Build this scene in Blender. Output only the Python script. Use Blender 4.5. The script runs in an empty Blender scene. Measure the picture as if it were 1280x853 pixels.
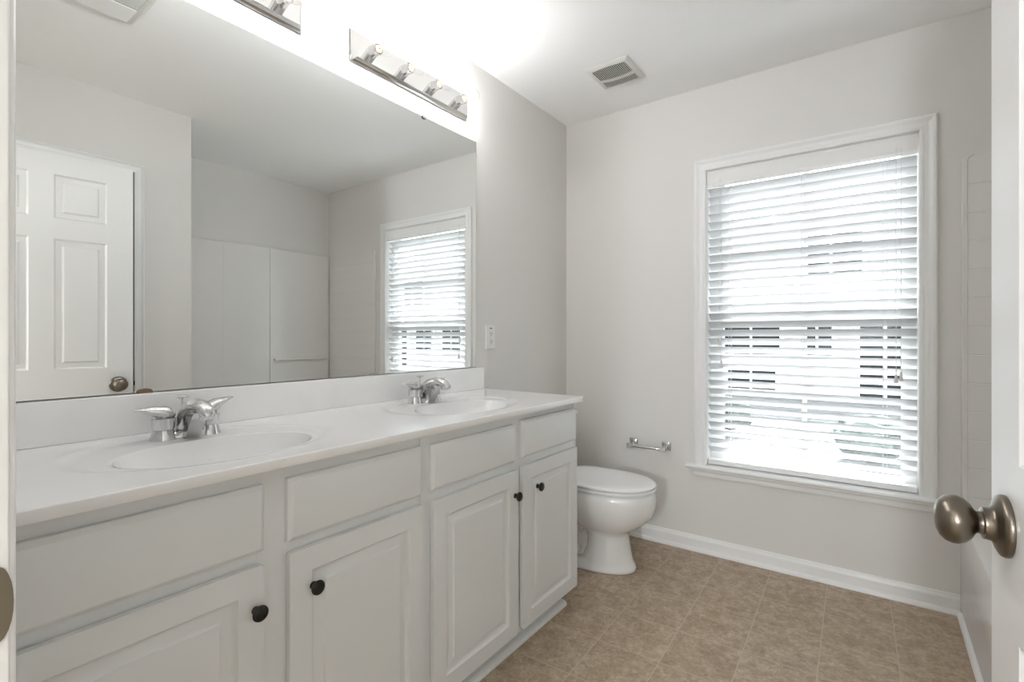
import bpy, bmesh, math, random
from mathutils import Vector, Matrix

random.seed(7)
SC = bpy.context.scene
COL = SC.collection
PI = math.pi

# ------------------------------------------------------------------ camera, world, exposure
CAMX, CAMZ = 1.555, 1.13
cam_d = bpy.data.cameras.new('camera')
cam_d.sensor_width = 36.0
cam_d.lens = 626.0 / 1280.0 * 36.0
cam_d.shift_y = -5.5 / 1280.0
cam_d.clip_start = 0.02
cam = bpy.data.objects.new('camera', cam_d)
COL.objects.link(cam)
cam.location = (CAMX, 0.0, CAMZ)
cam.rotation_euler = (PI / 2, 0, math.radians(35.954))
SC.camera = cam

SC.view_settings.view_transform = 'Standard'
SC.view_settings.look = 'None'
SC.view_settings.gamma = 1.0
SC.view_settings.use_curve_mapping = False
SC.view_settings.exposure = 0.6
SC.cycles.use_denoising = True
SC.cycles.max_bounces = 14
SC.cycles.diffuse_bounces = 8
SC.cycles.glossy_bounces = 6
SC.cycles.transmission_bounces = 8
SC.cycles.transparent_max_bounces = 16
SC.cycles.sample_clamp_indirect = 6.0
SC.cycles.caustics_reflective = False
SC.cycles.caustics_refractive = False

SKY = 5.0          # overcast sky
BULB_W = 4.2       # each clear vanity bulb
HALL_FILL_W = 145.0     # unseen fill lamp, added in the hall to brighten the room

world = bpy.data.worlds.new('overcast_sky')
SC.world = world
world.use_nodes = True
wn = world.node_tree.nodes
wl = world.node_tree.links
bg = wn['Background']
tc = wn.new('ShaderNodeTexCoord')
sep = wn.new('ShaderNodeSeparateXYZ')
rmp = wn.new('ShaderNodeValToRGB')
rmp.color_ramp.elements[0].position = 0.45
rmp.color_ramp.elements[0].color = (0.95, 0.97, 1.0, 1)
rmp.color_ramp.elements[1].position = 1.0
rmp.color_ramp.elements[1].color = (0.86, 0.93, 1.0, 1)
wl.new(tc.outputs['Generated'], sep.inputs[0])
wl.new(sep.outputs['Z'], rmp.inputs[0])
wl.new(rmp.outputs[0], bg.inputs['Color'])
bg.inputs['Strength'].default_value = SKY

# high sun in front of the window: it falls on the outer faces of the tilted slats, which stop it
SUN = 23.0
sl = bpy.data.lights.new('sun', 'SUN')
sl.energy = SUN
sl.angle = math.radians(2)
sl.color = (0.95, 0.98, 1.0)
so_ = bpy.data.objects.new('sun', sl)
COL.objects.link(so_)
so_.rotation_euler = (math.radians(-38), 0, math.radians(12))

# portal: tells the sampler where the daylight enters (gives no light itself)
pl = bpy.data.lights.new('window_portal', 'AREA')
pl.shape = 'RECTANGLE'
pl.size, pl.size_y = 0.86, 1.52
pl.cycles.is_portal = True
po = bpy.data.objects.new('window_portal', pl)
COL.objects.link(po)
po.location = (1.272, 2.845, 1.225)
po.rotation_euler = (-PI / 2, 0, 0)


# ------------------------------------------------------------------ materials
def nodes_of(name):
    m = bpy.data.materials.new(name)
    m.use_nodes = True
    nt = m.node_tree
    return m, nt, nt.nodes['Principled BSDF']


def mat(name, col, rough=0.5, metal=0.0, spec=0.5, coat=0.0, bump=0.0, bscale=200.0, mottle=0.0, mscale=6.0):
    m, nt, b = nodes_of(name)
    b.inputs['Base Color'].default_value = (*col, 1)
    b.inputs['Roughness'].default_value = rough
    b.inputs['Metallic'].default_value = metal
    b.inputs['Specular IOR Level'].default_value = spec
    b.inputs['Coat Weight'].default_value = coat
    t = nt.nodes.new('ShaderNodeTexCoord')
    if bump:
        n = nt.nodes.new('ShaderNodeTexNoise')
        n.inputs['Scale'].default_value = bscale
        n.inputs['Detail'].default_value = 3
        bp = nt.nodes.new('ShaderNodeBump')
        bp.inputs['Strength'].default_value = bump
        bp.inputs['Distance'].default_value = 0.002
        nt.links.new(t.outputs['Object'], n.inputs['Vector'])
        nt.links.new(n.outputs['Fac'], bp.inputs['Height'])
        nt.links.new(bp.outputs['Normal'], b.inputs['Normal'])
    if mottle:
        n2 = nt.nodes.new('ShaderNodeTexNoise')
        n2.inputs['Scale'].default_value = mscale
        n2.inputs['Detail'].default_value = 5
        n2.inputs['Distortion'].default_value = 1.2
        r = nt.nodes.new('ShaderNodeValToRGB')
        r.color_ramp.elements[0].position = 0.35
        r.color_ramp.elements[1].position = 0.65
        r.color_ramp.elements[0].color = (*[c * (1 - mottle) for c in col], 1)
        r.color_ramp.elements[1].color = (*[min(1, c * (1 + mottle * .5)) for c in col], 1)
        nt.links.new(t.outputs['Object'], n2.inputs['Vector'])
        nt.links.new(n2.outputs['Fac'], r.inputs[0])
        nt.links.new(r.outputs[0], b.inputs['Base Color'])
    return m


M = {}
M['wall'] = mat('wall_paint', (0.735, 0.72, 0.70), 0.55, spec=0.25, bump=0.04, bscale=350)
M['ceiling'] = mat('ceiling_paint', (0.95, 0.955, 0.955), 0.8, spec=0.15, bump=0.04, bscale=300)
M['trim'] = mat('trim_paint', (0.84, 0.84, 0.835), 0.32, spec=0.45)
M['cabinet'] = mat('cabinet_paint', (0.74, 0.752, 0.752), 0.36, spec=0.45, bump=0.02, bscale=120)
M['cabinet_in'] = mat('cabinet_inside', (0.45, 0.43, 0.40), 0.7)
M['marble'] = mat('cultured_marble', (0.885, 0.885, 0.885), 0.16, spec=0.5, mottle=0.02, mscale=5)
M['porcelain'] = mat('porcelain', (0.80, 0.795, 0.785), 0.10, spec=0.55, coat=0.3)
M['seat'] = mat('toilet_seat_enamel', (0.88, 0.88, 0.875), 0.2, spec=0.5)
M['acrylic'] = mat('tub_acrylic', (0.79, 0.775, 0.755), 0.16, spec=0.5)
M['chrome'] = mat('chrome', (0.70, 0.70, 0.70), 0.05, metal=1.0)
M['chrome_plate'] = mat('chrome_plate', (0.80, 0.79, 0.78), 0.05, metal=1.0)
M['nickel'] = mat('antique_nickel', (0.20, 0.172, 0.138), 0.28, metal=1.0, bump=0.05, bscale=500)
M['bronze'] = mat('oil_rubbed_bronze', (0.018, 0.015, 0.013), 0.35, metal=0.4)
M['mirror'] = mat('mirror_silver', (0.90, 0.915, 0.905), 0.0, metal=1.0)
M['mirror_edge'] = mat('mirror_edge', (0.10, 0.10, 0.095), 0.4)
M['clip_brown'] = mat('clip_brass', (0.23, 0.15, 0.10), 0.35, metal=0.6)
M['plastic'] = mat('white_plastic', (0.82, 0.82, 0.81), 0.3)
M['vent'] = mat('vent_white', (0.72, 0.715, 0.69), 0.5)
M['vent_dark'] = mat('vent_opening', (0.10, 0.095, 0.085), 0.8)
M['slot'] = mat('dark_slot', (0.03, 0.03, 0.03), 0.6)
M['cord'] = mat('blind_cord', (0.62, 0.62, 0.60), 0.7)
M['tassel'] = mat('blind_tassel', (0.66, 0.65, 0.61), 0.45)
M['grass'] = mat('pale_gravel', (0.10, 0.10, 0.097), 0.9, mottle=0.2, mscale=3)
M['siding'] = mat('house_siding', (0.36, 0.37, 0.38), 0.7)
M['roof'] = mat('roof_shingles', (0.16, 0.17, 0.18), 0.8, mottle=0.2, mscale=8)
M['house_glass'] = mat('house_window_glass', (0.006, 0.009, 0.010), 0.5, spec=0.1)
M['tree'] = mat('evergreen_leaves', (0.05, 0.065, 0.055), 0.9, mottle=0.4, mscale=9)
M['bark'] = mat('bark', (0.10, 0.075, 0.05), 0.9)
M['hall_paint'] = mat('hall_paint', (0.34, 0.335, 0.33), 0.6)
M['strike'] = mat('strike_plate_brass', (0.20, 0.17, 0.12), 0.4, metal=0.7)

# blind slats: white faux wood, lets a little light through
m, nt, b = nodes_of('blind_slat')
b.inputs['Base Color'].default_value = (0.64, 0.645, 0.65, 1)
b.inputs['Roughness'].default_value = 0.35
tr = nt.nodes.new('ShaderNodeBsdfTranslucent')
tr.inputs['Color'].default_value = (0.93, 0.95, 0.97, 1)
mx = nt.nodes.new('ShaderNodeMixShader')
mx.inputs[0].default_value = 0.03
nt.links.new(b.outputs[0], mx.inputs[1])
nt.links.new(tr.outputs[0], mx.inputs[2])
nt.links.new(mx.outputs[0], nt.nodes['Material Output'].inputs['Surface'])
M['slat'] = m


def clear(name, tint, refl):
    m, nt, b = nodes_of(name)
    nt.nodes.remove(b)
    t = nt.nodes.new('ShaderNodeBsdfTransparent')
    t.inputs['Color'].default_value = (*tint, 1)
    g = nt.nodes.new('ShaderNodeBsdfGlossy')
    g.inputs['Roughness'].default_value = 0.02
    lw = nt.nodes.new('ShaderNodeLayerWeight')
    lw.inputs['Blend'].default_value = 0.5
    pw = nt.nodes.new('ShaderNodeMath')
    pw.operation = 'POWER'
    pw.inputs[1].default_value = 3.5
    ad = nt.nodes.new('ShaderNodeMath')
    ad.operation = 'MULTIPLY_ADD'
    ad.inputs[1].default_value = refl
    ad.inputs[2].default_value = 0.04
    nt.links.new(lw.outputs['Facing'], pw.inputs[0])
    nt.links.new(pw.outputs[0], ad.inputs[0])
    mx = nt.nodes.new('ShaderNodeMixShader')
    nt.links.new(ad.outputs[0], mx.inputs[0])
    nt.links.new(t.outputs[0], mx.inputs[1])
    nt.links.new(g.outputs[0], mx.inputs[2])
    nt.links.new(mx.outputs[0], nt.nodes['Material Output'].inputs['Surface'])
    return m


M['pane'] = clear('window_glass', (0.95, 0.97, 0.97), 0.6)
M['bulb_glass'] = clear('clear_bulb_glass', (0.975, 0.975, 0.975), 0.35)


def emit(name, col, s):
    m, nt, b = nodes_of(name)
    nt.nodes.remove(b)
    e = nt.nodes.new('ShaderNodeEmission')
    e.inputs['Color'].default_value = (*col, 1)
    e.inputs['Strength'].default_value = s
    nt.links.new(e.outputs[0], nt.nodes['Material Output'].inputs['Surface'])
    return m


M['filament'] = emit('lit_filament', (1.0, 0.93, 0.82), 40.0)
M['hall_fill'] = emit('hall_fill_diffuser', (1.0, 0.97, 0.93), 6.0)

# vinyl tile floor, nine-inch tiles laid a touch off square
m, nt, b = nodes_of('vinyl_tile_floor')
N, L = nt.nodes, nt.links
t = N.new('ShaderNodeTexCoord')
mp = N.new('ShaderNodeMapping')
mp.vector_type = 'TEXTURE'
mp.inputs['Location'].default_value = (1.392, 2.175, 0)
mp.inputs['Rotation'].default_value = (0, 0, math.radians(1.6))
L.new(t.outputs['Object'], mp.inputs['Vector'])
br = N.new('ShaderNodeTexBrick')
br.offset = 0.0
br.squash = 1.0
br.inputs['Scale'].default_value = 1.0
br.inputs['Brick Width'].default_value = 0.2286
br.inputs['Row Height'].default_value = 0.2286
br.inputs['Mortar Size'].default_value = 0.0018
br.inputs['Mortar Smooth'].default_value = 0.3
br.inputs['Bias'].default_value = 0.0
br.inputs['Color1'].default_value = (0.0, 0.0, 0.0, 1)
br.inputs['Color2'].default_value = (1, 1, 1, 1)
br.inputs['Mortar'].default_value = (0.5, 0.5, 0.5, 1)
L.new(mp.outputs[0], br.inputs['Vector'])
sp = N.new('ShaderNodeSeparateXYZ')
L.new(mp.outputs[0], sp.inputs[0])
# streaks run diagonally, offset per tile
tint = N.new('ShaderNodeVectorMath')
tint.operation = 'MULTIPLY_ADD'
tint.inputs[1].default_value = (3.1, 5.7, 2.3)
L.new(br.outputs['Color'], tint.inputs[0])
L.new(mp.outputs[0], tint.inputs[2])
n1 = N.new('ShaderNodeTexNoise')
n1.inputs['Scale'].default_value = 17.0
n1.inputs['Detail'].default_value = 9.0
n1.inputs['Roughness'].default_value = 0.68
n1.inputs['Distortion'].default_value = 0.5
L.new(tint.outputs[0], n1.inputs['Vector'])
n2 = N.new('ShaderNodeTexNoise')
n2.inputs['Scale'].default_value = 70.0
n2.inputs['Detail'].default_value = 6.0
n2.inputs['Distortion'].default_value = 0.8
L.new(tint.outputs[0], n2.inputs['Vector'])
av = N.new('ShaderNodeMix')
av.data_type = 'FLOAT'
av.inputs[0].default_value = 0.42
L.new(n1.outputs['Fac'], av.inputs[2])
L.new(n2.outputs['Fac'], av.inputs[3])
cr = N.new('ShaderNodeValToRGB')
e = cr.color_ramp.elements
e[0].position, e[0].color = 0.36, (0.285, 0.210, 0.140, 1)
e[1].position, e[1].color = 0.63, (0.52, 0.43, 0.33, 1)
k = e.new(0.5)
k.color = (0.395, 0.305, 0.22, 1)
L.new(av.outputs[0], cr.inputs[0])
gm = N.new('ShaderNodeMix')
gm.data_type = 'RGBA'
gm.inputs[7].default_value = (0.50, 0.42, 0.33, 1)
L.new(br.outputs['Fac'], gm.inputs[0])
L.new(cr.outputs[0], gm.inputs[6])
L.new(gm.outputs[2], b.inputs['Base Color'])
b.inputs['Roughness'].default_value = 0.42
b.inputs['Specular IOR Level'].default_value = 0.35
bp = N.new('ShaderNodeBump')
bp.inputs['Strength'].default_value = 0.15
bp.inputs['Distance'].default_value = 0.002
L.new(av.outputs[0], bp.inputs['Height'])
L.new(bp.outputs[0], b.inputs['Normal'])
M['floor'] = m


# ------------------------------------------------------------------ mesh helpers
def obj(name, bm, material, parent=None, smooth=False, bevel=0.0, seg=2, auto=None, recalc=True):
    if recalc:
        bmesh.ops.recalc_face_normals(bm, faces=bm.faces[:])
    me = bpy.data.meshes.new(name)
    bm.to_mesh(me)
    bm.free()
    if smooth:
        for p in me.polygons:
            p.use_smooth = True
        if auto is not None:
            me.set_sharp_from_angle(angle=math.radians(auto))
    me.materials.append(M[material] if isinstance(material, str) else material)
    o = bpy.data.objects.new(name, me)
    COL.objects.link(o)
    if parent is not None:
        o.parent = parent
    if bevel:
        md = o.modifiers.new('bevel', 'BEVEL')
        md.width = bevel
        md.segments = seg
        md.limit_method = 'ANGLE'
        md.angle_limit = math.radians(40)
        for p in me.polygons:
            p.use_smooth = True
        me.set_sharp_from_angle(angle=math.radians(40))
    return o


def thing(name, label, cat, loc=(0, 0, 0), rotz=0.0, group=None):
    o = bpy.data.objects.new(name, None)
    o.empty_display_size = 0.05
    COL.objects.link(o)
    o.location = loc
    o.rotation_euler = (0, 0, rotz)
    tag(o, label, cat, group)
    return o


def tag(o, label, cat, group=None):
    o['label'] = label
    o['category'] = cat
    if group:
        o['group'] = group
    return o


def struct(name, bm, material, label=None, cat=None, **kw):
    o = obj(name, bm, material, **kw)
    o['kind'] = 'structure'
    if label:
        tag(o, label, cat)
    return o


def box(bm, x0, x1, y0, y1, z0, z1):
    v = [bm.verts.new((x, y, z)) for x in (x0, x1) for y in (y0, y1) for z in (z0, z1)]
    for f in ((0, 1, 3, 2), (4, 6, 7, 5), (0, 4, 5, 1), (2, 3, 7, 6), (0, 2, 6, 4), (1, 5, 7, 3)):
        bm.faces.new([v[i] for i in f])
    return v


def boxes(*lst):
    bm = bmesh.new()
    for q in lst:
        box(bm, *q)
    return bm


def prism(bm, pts, a, b_, axis):
    """closed 2D outline extruded along an axis. axis x: pts (y,z); y: (x,z); z: (x,y)"""
    def P(p, t):
        return {'x': (t, p[0], p[1]), 'y': (p[0], t, p[1]), 'z': (p[0], p[1], t)}[axis]
    A = [bm.verts.new(P(p, a)) for p in pts]
    B = [bm.verts.new(P(p, b_)) for p in pts]
    n = len(pts)
    for i in range(n):
        bm.faces.new((A[i], A[(i + 1) % n], B[(i + 1) % n], B[i]))
    bm.faces.new(A)
    bm.faces.new(B[::-1])


def loft(bm, rings, cap=True):
    R = [[bm.verts.new(p) for p in r] for r in rings]
    n = len(R[0])
    for a, b_ in zip(R[:-1], R[1:]):
        for i in range(n):
            bm.faces.new((a[i], a[(i + 1) % n], b_[(i + 1) % n], b_[i]))
    if cap:
        bm.faces.new(R[0][::-1])
        bm.faces.new(R[-1])
    return R


def lathe(bm, prof, mtx=None, n=32, cap=True):
    """prof = [(r, h)...] about local z; mtx places it"""
    mtx = mtx or Matrix()
    rings = []
    for r, h in prof:
        rings.append([tuple(mtx @ Vector((max(r, 1e-5) * math.cos(2 * PI * i / n), max(r, 1e-5) * math.sin(2 * PI * i / n), h))) for i in range(n)])
    loft(bm, rings, cap)


def ell(cx, cy, rx, ry, z, n=40, p=2.0, front=None):
    out = []
    for i in range(n):
        t = 2 * PI * i / n
        c, s = math.cos(t), math.sin(t)
        x = math.copysign(abs(c) ** (2 / p), c)
        y = math.copysign(abs(s) ** (2 / p), s)
        out.append((cx + rx * x, cy + ry * y, z))
    return out


def rrect(x0, x1, y0, y1, r, z, k=6):
    out = []
    for cx, cy, a0 in ((x1 - r, y1 - r, 0), (x0 + r, y1 - r, 90), (x0 + r, y0 + r, 180), (x1 - r, y0 + r, 270)):
        for i in range(k + 1):
            a = math.radians(a0 + 90 * i / k)
            out.append((cx + r * math.cos(a), cy + r * math.sin(a), z))
    return out


def tube(bm, pts, r, n=10):
    rings = []
    for i, p in enumerate(pts):
        p = Vector(p)
        a = Vector(pts[max(i - 1, 0)])
        c = Vector(pts[min(i + 1, len(pts) - 1)])
        d = (c - a).normalized()
        up = Vector((0, 0, 1)) if abs(d.z) < 0.9 else Vector((1, 0, 0))
        s = d.cross(up).normalized()
        q = s.cross(d)
        rings.append([tuple(p + r * (math.cos(2 * PI * j / n) * s + math.sin(2 * PI * j / n) * q)) for j in range(n)])
    loft(bm, rings)


# ------------------------------------------------------------------ room shell
H = 2.44
YN, YF = 0.085, 2.721            # near wall face, window wall face
XR = 1.77                        # closet wall face
XB = 2.50                        # alcove back wall face
YP = 1.299                       # partition corner
WX0, WX1, WZ0, WZ1 = 0.838, 1.706, 0.455, 1.998   # window opening
DX0, DX1 = 1.004, 1.765          # entry doorway
CY0, CY1 = 0.218, 1.011          # closet doorway
DH = 2.034
HY = -3.2

struct('floor', boxes((-0.1, 2.62, HY - .1, YF + .12, -0.12, 0.0)), 'floor')
struct('ceiling', boxes((-0.1, 2.62, HY - .1, YF + .12, H, H + 0.1)), 'ceiling')
struct('wall_left', boxes((-0.1, 0.0, HY - .1, YF + .12, 0, H)), 'wall')
struct('wall_far', boxes((0, WX0, YF, YF + .12, 0, H), (WX1, XB + .12, YF, YF + .12, 0, H),
                         (WX0, WX1, YF, YF + .12, 0, WZ0 - .02), (WX0, WX1, YF, YF + .12, WZ1, H)), 'wall')
struct('wall_alcove', boxes((XB, XB + .12, HY - .1, YF, 0, H)), 'wall')
struct('wall_near', boxes((0, DX0 - .018, -0.03, YN, 0, H), (DX0 - .018, DX1 + .018, -0.03, YN, DH + .02, H),
                          (DX1 + .018, XB, -0.03, YN, 0, H)), 'wall')
struct('wall_right', boxes((XR, XR + .11, YN, CY0 - .018, 0, H), (XR, XR + .11, CY0 - .018, CY1 + .018, DH + .02, H),
                           (XR, XR + .11, CY1 + .018, YP, 0, H), (XR + .11, XB, YP - .11, YP, 0, H)), 'wall')
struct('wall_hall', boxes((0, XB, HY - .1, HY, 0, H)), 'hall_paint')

# entry doorway jamb (left strip of the picture) with its strike plate
bm = boxes((DX0 - .018, DX0, -0.032, YN + .002, 0, DH), (DX1, DX1 + .018, -0.032, YN + .002, 0, DH),
           (DX0 - .018, DX1 + .018, -0.032, YN + .002, DH, DH + .018),
           (DX0, DX0 + .013, 0.0, 0.045, 0, DH))  # unseen door stop, enlarged to keep the hall light off the jamb
door_2 = struct('door_2', bm, 'trim', bevel=0.0015)
tag(door_2, 'white doorway jamb strip at the left edge of the photo', 'door frame')
bm = bmesh.new()
prism(bm, [(DX0 - .005, YN), (DX0 - .005, YN + .0050), (DX0 - .007, YN + .0065), (DX0 - .020, YN + .0075), (DX0 - .045, YN + .0115), (DX0 - .060, YN + .0135), (DX0 - .066, YN + .0115), (DX0 - .066, YN)], 0, DH + .055, 'z')
tr1 = struct('trim_1', bm, 'trim')
pts = []
for i in range(13):
    a = -PI / 2 + PI * i / 12
    pts.append((YN - .012 + .0160 * max(0, math.cos(a)) ** 0.6, 0.922 + 0.031 * math.sin(a)))
pts += [(YN - .039, .953), (YN - .039, .891)]
bm = bmesh.new()
prism(bm, pts, DX0 + .0002, DX0 + .0022, 'x')
sp_ = obj('strike_plate', bm, 'strike', door_2, bevel=0.0006)
sp_['label'] = 'tarnished brass strike plate with a rounded lip'

# baseboards
def baseboard(name, x0, x1, y0, y1, axis, side):
    """side: +1/-1 direction the board grows from the wall"""
    prof = [(0, 0), (.028, 0), (.028, .006), (.024, .014), (.014, .019), (.0135, .058), (.0115, .064), (.0085, .068), (.0065, .076), (0, .078)]
    bm = bmesh.new()
    if axis == 'x':
        prism(bm, [(y0 + side * a, z) for a, z in prof], x0, x1, 'x')
    else:
        prism(bm, [(x0 + side * a, z) for a, z in prof], y0, y1, 'y')
    return struct(name, bm, 'trim')


baseboard('baseboard_far', 0.0, 1.834, YF, YF, 'x', -1)
baseboard('baseboard_left', 0.0, 0.0, 1.885, YF - .028, 'y', 1)
baseboard('baseboard_right', XR, XR, CY1 + .06, YP, 'y', -1)

# ------------------------------------------------------------------ window_1
win = bpy.data.objects.new('window_1', None)
COL.objects.link(win)
win['kind'] = 'structure'
win.location = (0, 0, 0)
tag(win, 'white double hung window with moulded casing and sill on far wall', 'window')


def casing_prof(w):
    # (across from inner edge, out from wall)
    return [(0, 0), (0, .011), (.004, .013), (.012, .013), (.016, .0105), (.030, .0115), (.036, .014), (.044, .0185), (w - .006, .019), (w, .015), (w, 0)]


def casing(parent, name, wall, axis, a0, a1, z1, sgn, z0=0.0, w=0.062, rev=0.0):
    """mitred casing round an opening. axis 'x': opening runs in x on wall y; 'y': opening runs in y on wall x. sgn: outward from wall"""
    pr = casing_prof(w)
    bm = bmesh.new()

    def P(a, z, o):
        return (a, wall + sgn * o, z) if axis == 'x' else (wall + sgn * o, a, z)
    for d, e0 in ((-1, a0 - rev), (1, a1 + rev)):
        lo = [bm.verts.new(P(e0 + d * c, z0, o)) for c, o in pr]
        hi = [bm.verts.new(P(e0 + d * c, z1 + rev + c, o)) for c, o in pr]
        n = len(pr)
        for i in range(n - 1):
            bm.faces.new((lo[i], lo[i + 1], hi[i + 1], hi[i]))
        bm.faces.new(lo)
    le = [bm.verts.new(P(a0 - rev - c, z1 + rev + c, o)) for c, o in pr]
    ri = [bm.verts.new(P(a1 + rev + c, z1 + rev + c, o)) for c, o in pr]
    for i in range(len(pr) - 1):
        bm.faces.new((le[i], le[i + 1], ri[i + 1], ri[i]))
    o = obj(name, bm, 'trim', parent)
    return o


casing(win, 'casing', YF, 'x', WX0, WX1, WZ1, -1, z0=WZ0, w=0.058)
# stool (inner sill) with rounded nose and apron
bm = bmesh.new()
prof = [(YF + .10, .438), (YF - .030, .438), (YF - .038, .441), (YF - .041, .448), (YF - .038, .456), (YF - .030, .459), (YF + .10, .459)]
prism(bm, prof, WX0 - .0, WX1 + .0, 'x')
prof2 = [(YF - .0002, .438), (YF - .030, .438), (YF - .038, .441), (YF - .041, .448), (YF - .038, .456), (YF - .030, .459), (YF - .0002, .459)]
prism(bm, prof2, 0.742, WX0, 'x')
prism(bm, prof2, WX1, 1.79, 'x')
obj('sill', bm, 'trim', win)
bm = bmesh.new()
prof = [(YF, .438), (YF - .019, .438), (YF - .018, .428), (YF - .012, .420), (YF - .012, .402), (YF - .008, .395), (YF, .395)]
prism(bm, prof, 0.785, 1.752, 'x')
for v in bm.verts:      # raking returns at the two ends
    if v.co.x < 0.9:
        v.co.x -= (v.co.z - .395) * .55
    else:
        v.co.x += (v.co.z - .395) * .55
obj('apron', bm, 'trim', win)
# jamb liner
obj('frame', boxes((WX0 - .016, WX0 + .002, YF + .0005, YF + .119, WZ0, WZ1), (WX1 - .002, WX1 + .016, YF + .0005, YF + .119, WZ0, WZ1),
                   (WX0 - .016, WX1 + .016, YF + .0005, YF + .119, WZ1 - .002, WZ1 + .016)), 'trim', win)


def sash(name, z0, z1, y, muntin_z):
    bm = boxes((WX0 + .0025, .905, y, y + .03, z0, z1), (1.648, WX1 - .0025, y, y + .03, z0, z1),
               (.905, 1.648, y, y + .03, z0, z0 + .045), (.905, 1.648, y, y + .03, z1 - .042, z1),
               (.905, 1.648, y + .010, y + .022, muntin_z - .010, muntin_z + .010),
               (1.266, 1.286, y + .010, y + .022, z0 + .04, z1 - .04))
    s = obj(name, bm, 'trim', win, bevel=0.002)
    obj('pane', boxes((.905, 1.648, y + .014, y + .018, z0 + .045, z1 - .042)), 'pane', s)


sash('sash', WZ0 + .004, 1.235, YF + .083, 0.84)
sash('sash', 1.193, WZ1, YF + .1135, 1.60)

# ------------------------------------------------------------------ closet door (door_1), standing ajar
casing(None, 'casing', XR, 'y', CY0, CY1, DH, -1, w=0.046)
cas = bpy.data.objects['casing.001'] if 'casing.001' in bpy.data.objects else bpy.data.objects['casing']
d1 = bpy.data.objects.new('door_1', None)
COL.objects.link(d1)
d1['kind'] = 'structure'
d1.location = (XR, CY0, 0)
tag(d1, 'white six panel door standing ajar at the right, with tarnished knob', 'door')
cas.parent = d1
cas.matrix_parent_inverse = Matrix.Translation(-Vector((XR, CY0, 0)))
o = obj('jamb', boxes((XR + .0, XR + .11, CY0 - .018, CY0, 0, DH), (XR + .0, XR + .11, CY1, CY1 + .018, 0, DH),
                      (XR + .0, XR + .11, CY0 - .018, CY1 + .018, DH, DH + .018)), 'trim', d1, bevel=0.001)
o.matrix_parent_inverse = Matrix.Translation(-Vector((XR, CY0, 0)))
LW, LH = 0.759, 2.015
PANELS = [(x0, x1, z0, z1) for x0, x1 in ((.112, .352), (.442, .648)) for z0, z1 in ((.22, .745), (.968, 1.612), (1.712, 1.928))]


def panel_face(bm, W0, W1, Z0, Z1, panels, y, out, w=(.008, .030, .038), dep=(.007, .007, .001)):
    """flat face in local x-z at y with recessed, raised-field panels; out=+1 faces +y"""
    xs = sorted({W0, W1, *[p[0] for p in panels], *[p[1] for p in panels]})
    zs = sorted({Z0, Z1, *[p[2] for p in panels], *[p[3] for p in panels]})
    cache = {}

    def V(x, yy, z):
        k = (round(x, 5), round(yy, 5), round(z, 5))
        if k not in cache:
            cache[k] = bm.verts.new((x, yy, z))
        return cache[k]
    for i in range(len(xs) - 1):
        for j in range(len(zs) - 1):
            mx_, mz = (xs[i] + xs[i + 1]) / 2, (zs[j] + zs[j + 1]) / 2
            if any(p[0] < mx_ < p[1] and p[2] < mz < p[3] for p in panels):
                continue
            bm.faces.new((V(xs[i], y, zs[j]), V(xs[i + 1], y, zs[j]), V(xs[i + 1], y, zs[j + 1]), V(xs[i], y, zs[j + 1])))
    for p in panels:
        loops = [(0, 0)] + list(zip(w, dep))
        R = []
        for ins, d in loops:
            R.append([V(p[0] + ins, y - out * d, p[2] + ins), V(p[1] - ins, y - out * d, p[2] + ins),
                      V(p[1] - ins, y - out * d, p[3] - ins), V(p[0] + ins, y - out * d, p[3] - ins)])
        for a, c in zip(R[:-1], R[1:]):
            for i in range(4):
                bm.faces.new((a[i], a[(i + 1) % 4], c[(i + 1) % 4], c[i]))
        bm.faces.new(R[-1])
    return V


def slab_with_panels(W0, W1, Z0, Z1, yb, yf, panels, both=False, **kw):
    bm = bmesh.new()
    V = panel_face(bm, W0, W1, Z0, Z1, panels, yf, 1 if yf > yb else -1, **kw)
    if both:
        panel_face(bm, W0, W1, Z0, Z1, panels, yb, -1 if yf > yb else 1, **kw)
    else:
        bm.faces.new([bm.verts.new(q) for q in ((W0, yb, Z0), (W1, yb, Z0), (W1, yb, Z1), (W0, yb, Z1))])
    for (xa, za, xb, zb) in ((W0, Z0, W1, Z0), (W1, Z0, W1, Z1), (W1, Z1, W0, Z1), (W0, Z1, W0, Z0)):
        bm.faces.new([bm.verts.new(q) for q in ((xa, yb, za), (xb, yb, zb), (xb, yf, zb), (xa, yf, za))])
    bmesh.ops.remove_doubles(bm, verts=bm.verts[:], dist=1e-5)
    return bm


leaf = obj('leaf', slab_with_panels(0, LW, .012, .012 + LH, -.035, 0, PANELS, both=True), 'trim', d1)
leaf.location = (1.755 - XR, .228 - CY0, 0)
leaf.rotation_euler = (0, 0, math.atan2(.756, -.065))
KZ = 0.879
bm = bmesh.new()
mt = Matrix.Translation((LW - .064, 0, KZ)) @ Matrix.Rotation(-PI / 2, 4, 'X')
lathe(bm, [(0, 0), (.040, 0), (.0405, .003), (.039, .007), (.034, .010), (.025, .013), (.0215, .016), (.0205, .024), (.0150, .025),
           (.0142, .029), (.016, .032), (.023, .036), (.0295, .0425), (.0322, .050), (.0322, .056), (.0298, .063), (.0245, .0685), (.0165, .072), (.008, .0735), (0, .074)], mt, 48)
kb = obj('door_knob', bm, 'nickel', leaf, smooth=True, auto=50)
kb['label'] = 'tarnished antique nickel round knob'
bm = bmesh.new()
lathe(bm, [(0, 0), (.040, 0), (.039, .007), (.025, .012), (.015, .014), (.0142, .03), (.030, .042), (.0325, .054), (.024, .068), (0, .072)],
      Matrix.Translation((LW - .064, -.035, KZ)) @ Matrix.Rotation(PI / 2, 4, 'X'), 32)
obj('door_knob', bm, 'nickel', leaf, smooth=True, auto=50)
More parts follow.
